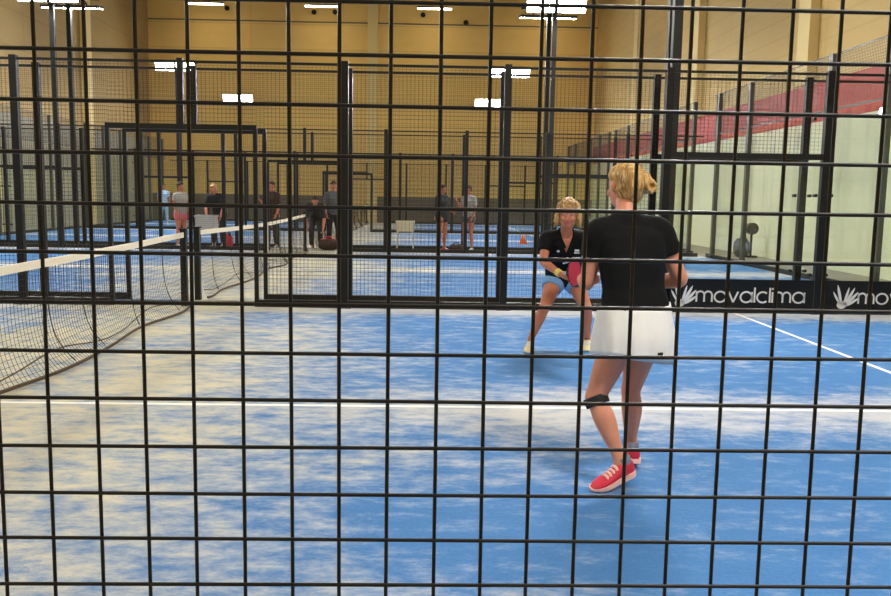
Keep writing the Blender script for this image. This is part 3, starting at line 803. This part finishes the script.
# --- the far woman: facing the viewer, wide ready stance, leaning forward with a racket
J2 = dict(
    hipL=V((4.415, 7.36, .655)), hipR=V((4.245, 7.36, .655)), shL=V((4.462, 7.13, 1.065)), shR=V((4.125, 7.13, 1.065)), neck=V((4.295, 7.11, 1.12)),
    chin=V((4.285, 7.00, 1.165)), hf=V((-.18, -1, -.12)), hu=V((.02, -.16, 1)), ff=1, bow=V((0, .03, 0)),
    elL=V((4.560, 6.98, .86)), wrL=V((4.40, 6.84, .80)), elR=V((4.075, 7.0, .845)), wrR=V((4.215, 6.83, .745)),
    hdL=V((-.6, -.5, -.2)), hnL=V((-.5, .4, -.3)), hdR=V((.9, -.1, -.25)), hnR=V((.3, .5, -.6)), curlL=.7, curlR=.8,
    knL=V((4.520, 7.16, .405)), anL=V((4.560, 7.30, .11)), knR=V((4.115, 7.10, .405)), anR=V((4.010, 7.18, .11)),
    heelL=V((4.565, 7.345, .01)), toeL=V((4.535, 7.11, .0)), heelR=V((4.020, 7.23, .01)), toeR=V((3.955, 7.0, .0)), hs=1.12)
p2, q2 = person('woman facing the camera in black polo and blue shorts, crouching with a racket', J2, .007, 'skin2', 'hair', 'bob', 'black_tee', True, .6, 'shorts', 'denim',
                ('cream_shoe', 'white_sole', 'sock_black'), .98)
nb, rc, cf, upv = q2['nb'], q2['rc'], q2['cf'], q2['up']
def chest(x, z, lift=.0): return nb + rc * x + upv * z + cf * (.135 + lift)
# collar
mb = MB()
for k in (-1, 1): mb.limb([(nb + rc * k * .062 + upv * .012 - cf * .01, .012), (nb + rc * k * .060 + upv * -.02 + cf * .062, .012), (nb + rc * k * .022 - upv * .10 + cf * .118, .010)], 8, 4)
part(mb, 'collar', M['black_tee'], q2['shirt'], True)
mb = MB(); frame = Matrix((rc, cf, upv)).transposed()
for x, z, w, h in ((-.085, -.125, .042, .014),): mb.box(chest(x, z), (w, .012, h), frame)
mb.box(chest(-.085, -.150), (.048, .012, .010), frame); mb.box(chest(.085, -.135), (.022, .012, .012), frame)
for k in range(7): mb.box(chest(.055 - .018 * k, -.215 - .012 * math.sin(k * 1.9), .012), (.018, .012, .014 + .008 * math.sin(k * 2.3)), frame)
for k in range(5): mb.box(chest(.03 - .022 * k, -.265 + .008 * k, .0), (.022, .012, .008), frame)
part(mb, 'shirt_print', M['print'], q2['shirt'])
# wrist band
w, e = J2['wrR'], J2['elR']; d = (w - e).normalized(); a = d.orthogonal().normalized(); b = d.cross(a)
part(MB().rings([ell(lerp(e, w, t), a, b, .035, .035, .035, 16, 2) for t in (.78, .82, .92, .95)]), 'wristband', M['yellow_band'], p2, True)
# racket (held between the hands, turned edge-on)
def racket(centre, u, n, label):
    """u: handle-to-head axis, n: face normal"""
    u = u.normalized(); n = (n - u * n.dot(u)).normalized(); r = u.cross(n)
    base = centre - u * .23
    t = thing('padel_racket', base, label, 'racket')
    out = [(r * math.cos(a) * .125 + u * math.sin(a) * .135) for a in [2 * PI * k / 40 for k in range(40)]]
    rim = MB(); rr = [[centre + p * 1.03 + n * z for p in out] for z in (-.019, .019)] + [[centre + p * .93 + n * z for p in out] for z in (.019, -.019)]
    rr.append(rr[0]); rim.rings(rr, cap=False); part(rim, 'rim', M['racket_black'], t, True)
    part(MB().rings([[centre + p * .95 + n * z for p in out] for z in (.0, .017)]), 'face', M['racket_red'], t)['label'] = 'crimson racket face'
    part(MB().rings([[centre + p * .95 + n * z for p in out] for z in (-.017, -.0005)]), 'face', M['racket_white'], t)['label'] = 'pale racket face'
    mb = MB()
    for k in (-1, 1): mb.tube([centre - u * .115 + r * k * .065, centre - u * .17 + r * k * .03, centre - u * .20], .012, 8)
    part(mb, 'throat', M['racket_black'], t, True)
    part(MB().tube([centre - u * .19, centre - u * .25, centre - u * .32], [.015, .016, .018], 10), 'grip', M['racket_white'], t, True)
racket(V((4.305, 6.575, .790)), V((.25, -.96, .12)), V((-.97, -.25, 0)), 'crimson and pale padel racket held by the crouching woman')

# --- bystanders beyond the second court
def stand(x, y, facing, h=1.68, **kw):
    """upright pose scaled to height; facing angle: 0 = towards -Y (viewer)"""
    k = h / 1.68; fwd = V((math.sin(facing), -math.cos(facing), 0)); left = V((math.cos(facing), math.sin(facing), 0))
    def P(l, f, z): return V((x, y, 0)) + (left * l + fwd * f) * k + V((0, 0, z * k))
    ln = kw.get('lean', 0.)
    j = dict(hipL=P(.09, -.25 * ln, .86), hipR=P(-.09, -.25 * ln, .86), shL=P(.17, .35 * ln, 1.36 - .14 * ln), shR=P(-.17, .35 * ln, 1.36 - .14 * ln), neck=P(0, .39 * ln, 1.43 - .16 * ln),
             chin=P(0, .02 + .47 * ln, 1.475 - .2 * ln), hf=fwd - V((0, 0, .25 * ln)), hu=V((0, 0, 1)) + fwd * .3 * ln, ff=1,
             elL=P(.23, .02 + .4 * ln, 1.09 - .2 * ln), wrL=P(kw.get('wl', .2), kw.get('wlf', .12) + .4 * ln, kw.get('wlz', .86) - .2 * ln), elR=P(-.23, .02 + .4 * ln, 1.09 - .2 * ln), wrR=P(kw.get('wr', -.2), kw.get('wrf', .12) + .4 * ln, kw.get('wrz', .86) - .2 * ln),
             knL=P(.11, .03, .47), anL=P(.12, 0, .10), knR=P(-.11, .03, .47), anR=P(-.12, 0, .10),
             heelL=P(.12, -.06, .0), toeL=P(.14, .19, .0), heelR=P(-.12, -.06, .0), toeR=P(-.14, .19, 0.), hnL=-left, hnR=left)
    return j
BY = dict(vox=.014, detail=True)
person('bystander in white and pink top standing left of the wheeled grey box', stand(-3.36, 21.6, 1.0, 1.66), skin='skin2', hair='hair_dark', hair_style='short', top='white_cloth', sleeve=.6, bottom='shorts', bottom_mat='pink_cloth', shoe_mats=('white_cloth', 'white_sole', None), **BY)
person('bystander in black leaning over the grey box on a stand', stand(-2.42, 21.72, -.2, 1.72, lean=.45, wr=-.1, wrf=.25), skin='skin2', hair='hair', hair_style='bob', top='dark_cloth', sleeve=.9, bottom='trousers', bottom_mat='dark_cloth', shoe_mats=('white_cloth', 'white_sole', None), **BY)
person('bystander all in dark brown standing where the second net ends', stand(-.96, 21.4, -.4, 1.72, wrz=1.25, wrf=.22, wr=-.25), skin='skin2', hair='hair_dark', hair_style='short', top='brown_cloth', sleeve=.9, bottom='trousers', bottom_mat='brown_cloth', shoe_mats=('white_cloth', 'white_sole', None), **BY)
person('bystander in dark clothes bending far down beside the red-trimmed bag', stand(.16, 21.45, .1, 1.66, lean=1.5), skin='skin2', hair='hair_dark', hair_style='short', top='dark_cloth', sleeve=.9, bottom='trousers', bottom_mat='dark_cloth', shoe_mats=('white_cloth', 'white_sole', None), **BY)
person('bystander in grey standing beside the tall twin fence post', stand(.60, 21.6, .3, 1.76), skin='skin2', hair='hair_dark', hair_style='short', top='grey_cloth', sleeve=.9, bottom='trousers', bottom_mat='dark_cloth', shoe_mats=('dark_cloth', 'white_sole', None), **BY)
person('bystander in dark jacket and shorts standing right of the cream basket cart', stand(3.42, 21.45, .9, 1.70, wlz=1.0, wlf=.2), skin='skin2', hair='hair_dark', hair_style='short', top='dark_cloth', sleeve=.9, bottom='shorts', bottom_mat='dark_cloth', girth=1.1, shoe_mats=('red_bag', 'white_sole', None), **BY)
person('bystander in grey and white, right of the dark jacketed one', stand(4.12, 21.5, -.7, 1.70, wrz=1.3, wrf=.25), skin='skin2', hair='hair_dark', hair_style='short', top='white_cloth', sleeve=.7, bottom='shorts', bottom_mat='grey_cloth', shoe_mats=('white_cloth', 'white_sole', None), **BY)
person('distant person in pale blue top on the fourth court, far left', stand(-8.35, 36.5, .4, 1.75), skin='skin2', hair='hair_dark', hair_style='short', top='lightblue_cloth', sleeve=.8, bottom='trousers', bottom_mat='lightblue_cloth', shoe_mats=('white_cloth', 'white_sole', None), vox=.02, detail=True)

# bags, carts
def cart(x, y, label, wd, h0, h1, m_box, m_leg):
    t = thing('basket_cart', (x, y, 0), label, 'cart')
    b = MB(); a = wd / 2
    b.span((x - a, y - .2, h0), (x + a, y + .2, h0 + .03))
    for sx in (-1, 1): b.span((x + sx * a - .015, y - .2, h0), (x + sx * a + .015, y + .2, h1))
    for sy in (-1, 1): b.span((x - a, y + sy * .2 - .015, h0), (x + a, y + sy * .2 + .015, h1))
    part(b, 'basket', m_box, t)
    part(MB().span((x - a - .03, y - .23, h1 - .02), (x + a + .03, y - .18, h1 + .03)).span((x - a - .03, y + .18, h1 - .02), (x + a + .03, y + .23, h1 + .03))
         .span((x - a - .03, y - .2, h1 - .02), (x - a + .02, y + .2, h1 + .03)).span((x + a - .02, y - .2, h1 - .02), (x + a + .03, y + .2, h1 + .03)), 'rim', m_box, t)
    for sx in (-1, 1):
        for sy in (-1, 1):
            l = part(MB().tube([(x + sx * (a - .02), y + sy * .18, h0), (x + sx * a, y + sy * .18, .06)], .016, 8), 'leg', m_leg, t)
            part(MB().tube([(x + sx * a - .015, y + sy * .18, .04), (x + sx * a + .015, y + sy * .18, .04)], .04, 12), 'caster', M['post'], l)
cart(2.48, 21.3, 'cream basket cart on thin pale legs left of the dark jacketed bystander', .42, .50, .74, M['cream'], M['cream'])
cart(-2.52, 20.93, 'light grey box on a stand in front of the leaning bystander', .44, .50, .82, M['grey_plastic'], M['post'])
def bag(x, y, w, d, h, m, label, m2):
    t = thing('sports_bag', (x, y, 0), label, 'bag')
    rr = []
    for k in range(9):
        u = k / 8; s = (1 - abs(2 * u - 1) ** 4) * .35 + .65
        rr.append([V((x - w / 2 + w * u, y, h * .48)) + V((0, math.cos(a) * d / 2 * s, math.copysign(abs(math.sin(a)) ** .8, math.sin(a)) * h * .48 * s)) for a in [2 * PI * i / 16 for i in range(16)]])
    part(MB().rings(rr), 'bag_body', m, t, True)
    part(MB().tube([(x - w * .25, y - d * .3, h * .8), (x - w * .15, y - d * .2, h * 1.15), (x + w * .15, y - d * .2, h * 1.15), (x + w * .25, y - d * .3, h * .8)], .015, 8), 'handle', m2, t, True)
    part(MB().tube([(x - w * .4, y - d * .1, h * .94), (x + w * .4, y - d * .1, h * .94)], .008, 6), 'zip', m2, t)
bag(-2.07, 21.25, .24, .2, .38, M['red_bag'], 'small red bag standing right of the grey box', M['dark_cloth'])
bag(.52, 21.15, .5, .28, .3, M['brown_cloth'], 'dark bag with red trim on the turf by the bending bystander', M['red_bag'])
bag(3.80, 21.2, .36, .25, .2, M['brown_cloth'], 'brown bag on the turf between the two right bystanders', M['dark_cloth'])
bag(11.0, 20.6, .36, .3, .5, M['grey_cloth'], 'grey bag standing by the pale right wall', M['dark_cloth'])
t = thing('training_cone', (6.0, 25.3, 0), 'small orange cone on the third court behind the crouching woman', 'cone')
part(MB().tube([(6.0, 25.3, .02), (6.0, 25.3, .3)], [.11, .03], 16), 'cone_body', M['orange'], t, True)
part(MB().span((5.86, 25.16, 0), (6.14, 25.44, .022)), 'base', M['orange'], t)
t = thing('round_headed_stand', (11.35, 20.9, 0), 'dark round-headed stand by the pale right wall', 'stand')
part(MB().tube([(11.35, 20.9, .02), (11.35, 20.9, .62)], .03, 10), 'pole', M['pole'], t)
part(MB().tube([(11.35, 20.82, .72), (11.35, 20.98, .72)], .15, 20), 'head', M['rail'], t)
part(MB().tube([(11.35, 20.9, -.015), (11.35, 20.9, .03)], .17, 20), 'base', M['rail'], t)

# ------------------------------------------------------------------ render look
SC.view_settings.view_transform = 'Standard'; SC.view_settings.look = 'None'; SC.view_settings.gamma = 1.; SC.view_settings.use_curve_mapping = False
SC.view_settings.exposure = .88
SC.cycles.transparent_max_bounces = 96
w = bpy.data.worlds.new('world'); SC.world = w; w.use_nodes = True
w.node_tree.nodes['Background'].inputs[0].default_value = (.02, .02, .02, 1)
